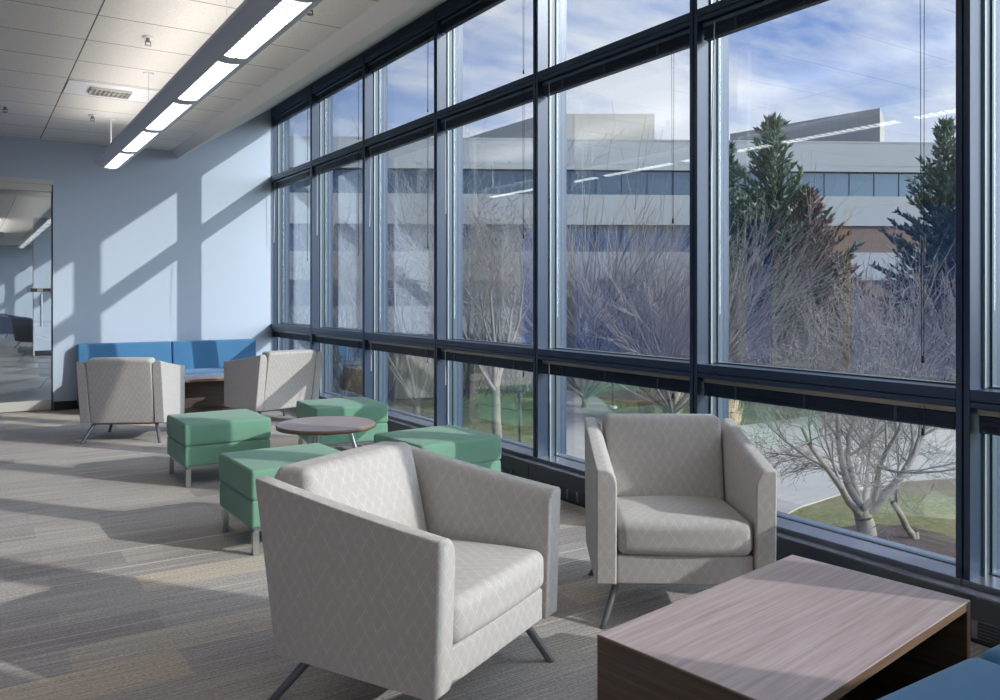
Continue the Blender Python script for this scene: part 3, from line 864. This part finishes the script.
bare_tree(T, 'bare tree with long pale stems in front of the evergreen', gnd(880, 422), .45, 17, 7.4, 57, twig='twig', depth=3, trunk_r=.15, spread=(6, 68), dens=1.0, twig_r=0.010, curl=.03, cang=(8, 27), up=.04, clen=(.5, .85))
bare_tree(T, 'bare tree with pale stems at the foot of the tallest evergreen', gnd(775, 415), .45, 12, 5.2, 58, twig='twig', depth=3, trunk_r=.14, spread=(6, 68), dens=.9, twig_r=0.010, curl=.03, cang=(8, 27), up=.04, clen=(.5, .85))
bare_tree(T, 'bare brownish tree by the path bend behind the fifth bay', gnd(585, 408), .45, 28, 11.2, 63, twig='twig_grey', depth=3, trunk_r=.13, spread=(6, 68), dens=1.7, twig_r=0.0105, curl=.03, cang=(8, 27), up=.04, clen=(.5, .85))
bare_tree(T, 'bare brownish tree outside the bay nearest the end wall', gnd(345, 405), .6, 9, 9.2, 71, twig='twig_brown', depth=5, trunk_r=.15, spread=(10, 52), dens=.7, twig_r=.009, curl=.08)
bare_tree(T, 'bare brownish tree at the far left of the view outside', gnd(285, 402), .8, 8, 8.5, 83, twig='twig_brown', depth=5, trunk_r=.15, spread=(10, 50), dens=.65, twig_r=.009, curl=.08)
bare_tree(T, 'tall bare tree behind the straight pale trunk', gnd(470, 392), 1.6, 9, 12.8, 97, twig='twig_grey', depth=5, trunk_r=.18, spread=(10, 48), dens=.65, twig_r=.011, curl=.08)
bare_tree(T, 'bare tree outside the right frame edge', gnd(1000, 424), .45, 17, 7.5, 103, twig='twig', depth=3, trunk_r=.15, spread=(6, 68), dens=1.0, twig_r=0.010, curl=.03, cang=(8, 27), up=.04, clen=(.5, .85))

def shrub(label, base, h, wdt, seed, n=70, mat='twig_brown'):
    rg = random.Random(seed); mb = MB()
    for k in range(n):
        a = rg.uniform(0, 6.283); r0 = rg.uniform(0, .5)*wdt
        p = Vector((r0*math.cos(a), r0*math.sin(a), 0)); d = Vector((math.cos(a)*rg.uniform(.1, .7), math.sin(a)*rg.uniform(.1, .7), 1)).normalized()
        ln = h*rg.uniform(.6, 1.05)/6; r = .02
        for s in range(6):
            q = p+d*ln; mb.tube(p, q, r, r*.75, 3, False); r *= .75
            if s > 0:
                for _ in range(2):
                    e = (d+Vector((rg.gauss(0, .5), rg.gauss(0, .5), rg.gauss(.1, .3)))).normalized()
                    mb.tube(q, q+e*ln*rg.uniform(.6, 1.6), max(r*.7, .008), .006, 3, False)
            d = (d+Vector((rg.gauss(0, .15), rg.gauss(0, .15), rg.gauss(0, .1)))).normalized(); p = q
    o = mb.build('bare_shrub', M[mat], None, uv=False, fix=False); o.location = base
    tag(o, label, 'shrub', 'bare shrubs outside the windows')
shrub('dense brown bare shrub outside the second bay from the end wall', gnd(385, 398), 3.4, 4.2, 3, 130)
shrub('dense brown bare shrub outside the bay against the end wall', gnd(312, 404), 3.4, 4.0, 5, 120)
shrub('dense brown bare shrub beyond the lawn behind the straight pale trunk', gnd(455, 394), 3.2, 4.5, 7, 130)
shrub('dense brown bare shrub left of the path bend', gnd(520, 392), 3.0, 4.0, 8, 120)
shrub('brown bare shrub beneath the reddish evergreen', gnd(790, 402), 3.4, 4.6, 13, 130, 'twig_brown')
shrub('brown bare shrub at the foot of the blue-green evergreen', gnd(735, 402), 3.0, 4.0, 15, 100, 'twig_brown')
shrub('brown bare shrub before the tall right evergreen', gnd(925, 402), 3.6, 5.0, 17, 140, 'twig_brown')

# ------------------------------------------------------------------ outdoors: evergreens
def conifer(label, base, H, Rb, seed, mat, levels=34, tipy=.45):
    rg = random.Random(seed)
    t = thing('evergreen_tree', label, 'tree', tuple(base), group='evergreen trees outside the windows')
    MB().tube((0, 0, -.1), (0, 0, H*.93), .03*H*.7, .02, 8, False).build('trunk', M['bark'], t, uv=False)
    mb = MB()
    def spind(p, d, ln, w):
        d = d.normalized(); u = d.cross(Vector((rg.gauss(0, 1), rg.gauss(0, 1), rg.gauss(0, 1)))).normalized(); v2 = d.cross(u)
        m_ = p+d*ln*.35; q = p+d*ln
        mb.add([p, m_+u*w, m_-u*w*.5+v2*w*.87, m_-u*w*.5-v2*w*.87, q], [(0,1,2),(0,2,3),(0,3,1),(4,2,1),(4,3,2),(4,1,3)])
    for lv in range(levels):
        f = (lv+.5)/levels; z = H*(.06+.92*f)
        L_ = Rb*((1-f)**.78)*rg.uniform(.78, 1.12)+.12
        nb = max(4, int(9*(1-f)+4))
        for k in range(nb):
            a = 2*math.pi*(k+rg.random())/nb
            ln = L_*rg.uniform(.65, 1.15)
            rise = rg.uniform(.05, tipy)+.5*f
            d = Vector((math.cos(a), math.sin(a), rise)).normalized()
            ns = max(4, int(ln/.17))
            for s in range(ns):
                g_ = (s+.6)/ns; p = Vector((0, 0, z))+d*ln*g_
                p.z += .18*ln*g_*g_
                for _ in range(3):
                    e = d*.9+Vector((rg.gauss(0, .55), rg.gauss(0, .55), rg.gauss(.45, .35)))
                    spind(p, e, rg.uniform(.34, .62)*(1.05-.35*g_), rg.uniform(.05, .095))
    for _ in range(20): spind(Vector((0, 0, H*.93)), Vector((rg.gauss(0, .3), rg.gauss(0, .3), 1)), H*rg.uniform(.03, .09), .05)
    mb.build('foliage', M[mat], t, uv=False, fix=False)
def ever(label, px, top_y, d, Rb, seed, mat, **k):
    b = at(px, d, GROUND); conifer(label, b, hz(top_y, d)-GROUND, Rb, seed, mat, **k)
ever('tall dark evergreen rising above the roof line, centre of the sixth bay', 773, 116, 36, 4.2, 1, 'needle')
ever('smaller dark evergreen at the left edge of the sixth bay', 727, 142, 40, 2.6, 2, 'needle')
ever('reddish-brown evergreen right of the tallest one', 806, 190, 35, 3.3, 3, 'needle_brown')
ever('dark evergreen near the right mullion', 945, 118, 40, 3.9, 4, 'needle')
ever('dark evergreen in the last bay at the right frame edge', 1003, 146, 38, 3.6, 6, 'needle')

# ornamental grass clumps
for i, (px, y, lb) in enumerate([(647, 418, 'straw grass clump beside the path, leftmost of three'), (672, 420, 'straw grass clump behind the cream armchair'), (728, 440, 'tall straw grass clump at the left of the sixth bay')]):
    rg = random.Random(40+i); mb = MB()
    for k in range(260):
        a = rg.uniform(0, 6.283); r0 = rg.uniform(0, .25); p = Vector((r0*math.cos(a), r0*math.sin(a), 0))
        q = p+Vector((math.cos(a)*rg.uniform(0, .35), math.sin(a)*rg.uniform(0, .35), rg.uniform(.7, 1.5)))
        mb.tube(p, q, .012, .003, 3, False)
    o = mb.build('ornamental_grass', M['dry_grass'], None, uv=False, fix=False); o.location = gnd(px, y)
    tag(o, lb, 'grass', 'straw grass clumps by the path')

# bollard lights
for (px, y, h, lb) in [(520, 447, 1.45, 'slim dark bollard light on a white footing beside the straight pale trunk'), (613, 408, .95, 'small dark bollard light at the path bend')]:
    b = thing('bollard_light', lb, 'lamp post', tuple(gnd(px, y)))
    MB().tube((0, 0, 0), (0, 0, .08), .16, n=16).build('footing', M['white_paint'], b)
    MB().tube((0, 0, .08), (0, 0, h), .045, n=12).build('post', M['lamp_post'], b)
    MB().tube((0, 0, h), (0, 0, h+.16), .075, n=14).lathe([(.001, h+.19), (.085, h+.16), (.085, h+.15)], n=14).build('lamp_head', M['lamp_post'], b)

# ------------------------------------------------------------------ outdoors: office building
DB = 60.
c0 = at(700, DB); ang = -YAW+R(3.0)
loc = (c0.x, c0.y, GROUND)
ob = thing('office_building', 'long pale office building with ribbon windows across the lawn', 'building', loc, ang)
def zz(y): return hz(y, DB)-GROUND
xl, xr = -48, 34
lev = [zz(v) for v in (140.5, 170.5, 195, 225, 252, 280, 306, 333, 364)]
MB().box(xl, xr, 0, 30, lev[1], lev[0]).box(xl, xr, -.03, .2, lev[0]-.08, lev[0]+.04).box(xl, xr, -.02, .1, lev[1]+.42, lev[1]+.46).build('roof_fascia', M['fascia'], ob)
MB().box(xl, xr, .15, 30, lev[3], lev[2]).box(xl, xr, .15, 30, lev[5], lev[4]).build('spandrel', M['fascia'], ob)
MB().box(xl, 2, .15, 30, lev[7], lev[6]).build('spandrel', M['fascia'], ob)
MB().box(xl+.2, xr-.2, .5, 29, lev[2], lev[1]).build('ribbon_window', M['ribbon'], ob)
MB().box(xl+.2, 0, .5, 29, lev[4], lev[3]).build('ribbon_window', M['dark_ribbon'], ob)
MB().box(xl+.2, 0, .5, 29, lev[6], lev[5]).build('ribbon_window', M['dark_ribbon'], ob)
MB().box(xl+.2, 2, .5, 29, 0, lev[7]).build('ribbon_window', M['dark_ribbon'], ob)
MB().box(0, xr, .35, 29, lev[4], lev[3]).box(0, xr, .35, 29, lev[6]-.3, lev[5]).box(2, xr, .3, 29, 0, lev[6]-.3).build('brick_wall', M['brick'], ob)
mm = MB()
k = xl+.5
while k < xr:
    mm.box(k, k+.04, .44, .55, lev[2], lev[1])
    if k < 0: mm.box(k, k+.09, .42, .55, lev[4], lev[3]); mm.box(k, k+.09, .42, .55, lev[6], lev[5])
    k += 1.9
mm.build('window_mullions', M['frame'], ob)
inv = Matrix.Rotation(-ang, 3, 'Z')
def loc_b(px, d): 
    p = at(px, d); q = inv @ Vector((p.x-loc[0], p.y-loc[1], 0)); return (q.x, q.y)
zt = EYE+14.15-GROUND
def ribbed(poly, nm):
    mb = MB().prism(poly, lev[0]-.5, zt)
    n = len(poly)
    for i in range(2):
        a, b = Vector(poly[i]), Vector(poly[i+1]); L_ = (b-a).length; dr = (b-a)/L_; nn = Vector((dr.y, -dr.x))
        kk = .4
        while kk < L_:
            p = a+dr*kk; q = p+dr*.08
            mb.prism([(p.x+nn.x*.012, p.y+nn.y*.012), (q.x+nn.x*.012, q.y+nn.y*.012), (q.x-nn.x*.012, q.y-nn.y*.012), (p.x-nn.x*.012, p.y-nn.y*.012)], lev[0], zt)
            kk += .62
    mb.build(nm, M['penthouse'], ob)
ribbed([loc_b(462, 74.5), loc_b(545, 64), loc_b(654.5, 64), loc_b(640, 80)], 'roof_penthouse')
ribbed([loc_b(730, 72), loc_b(880, 62), loc_b(884.5, 66), loc_b(790, 80)], 'roof_penthouse')

# ------------------------------------------------------------------ light
sun = D.lights.new('sun', 'SUN'); so = D.objects.new('sun', sun); COL.objects.link(so)
sun.energy = 2.9; sun.angle = R(.6); sun.color = (1, .955, .89)
so.rotation_euler = Vector((-.76, 1, -.582)).to_track_quat('-Z', 'Y').to_euler()
so.location = (20, -20, 20)

w = D.worlds.new('world'); SC.world = w; w.use_nodes = True
N, L = w.node_tree.nodes, w.node_tree.links
bg = N['Background']
tc = N.new('ShaderNodeTexCoord'); g = tc.outputs['Generated']
sep = N.new('ShaderNodeSeparateXYZ'); L.new(g, sep.inputs[0])
zc = math_node(N, L, 'MAXIMUM', sep.outputs['Z'], 0.)
den = math_node(N, L, 'ADD', zc, .16)
cx = math_node(N, L, 'DIVIDE', sep.outputs['X'], den); cy = math_node(N, L, 'DIVIDE', sep.outputs['Y'], den)
cmb = N.new('ShaderNodeCombineXYZ'); L.new(cx, cmb.inputs[0]); L.new(cy, cmb.inputs[1])
sky = ramp(N, L, zc, [(0, (.60, .70, .84)), (.10, (.40, .53, .82)), (.28, (.16, .29, .66)), (1, (.10, .22, .58))])
n1 = noise(N, L, mapping(N, L, cmb.outputs[0], scale=(.8, 1.7, 1), rot=(0, 0, R(25)), loc=(1.7, .4, 0)), 1.1, 8, .62)
dr = N.new('ShaderNodeVectorMath'); dr.operation = 'DOT_PRODUCT'; L.new(g, dr.inputs[0]); dr.inputs[1].default_value = Vector((.86, .5, .1)).normalized()
n1 = math_node(N, L, 'MULTIPLY_ADD', math_node(N, L, 'SUBTRACT', dr.outputs['Value'], .88), .75, n1)
cl = ramp(N, L, n1, [(.40, (0, 0, 0)), (.60, (1, 1, 1))])
skyc = mixc(N, L, math_node(N, L, 'MULTIPLY', cl, .9), sky, (.84, .86, .92))
hzf = ramp(N, L, zc, [(0, (.75,)*3), (.28, (0, 0, 0))])
skyc = mixc(N, L, hzf, skyc, (.80, .84, .90))
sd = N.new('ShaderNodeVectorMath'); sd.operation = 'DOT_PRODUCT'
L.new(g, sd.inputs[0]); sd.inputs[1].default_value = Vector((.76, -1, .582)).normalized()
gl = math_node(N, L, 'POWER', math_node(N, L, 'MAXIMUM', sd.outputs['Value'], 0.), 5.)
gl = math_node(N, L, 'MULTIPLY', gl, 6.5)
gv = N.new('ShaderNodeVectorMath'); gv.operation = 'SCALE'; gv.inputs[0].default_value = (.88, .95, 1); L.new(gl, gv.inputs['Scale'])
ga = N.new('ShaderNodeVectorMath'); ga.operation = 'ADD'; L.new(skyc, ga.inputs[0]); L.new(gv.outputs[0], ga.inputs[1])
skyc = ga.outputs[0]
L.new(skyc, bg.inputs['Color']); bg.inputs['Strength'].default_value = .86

# ------------------------------------------------------------------ render settings
SC.view_settings.view_transform = 'Standard'; SC.view_settings.look = 'None'
SC.view_settings.gamma = 1; SC.view_settings.use_curve_mapping = False
SC.view_settings.exposure = 0.58
try:
    cy = SC.cycles
    cy.use_denoising = True; cy.max_bounces = 10; cy.diffuse_bounces = 6; cy.glossy_bounces = 4; cy.transparent_max_bounces = 24
    cy.sample_clamp_indirect = 6; cy.caustics_reflective = False; cy.caustics_refractive = False
except Exception:
    pass
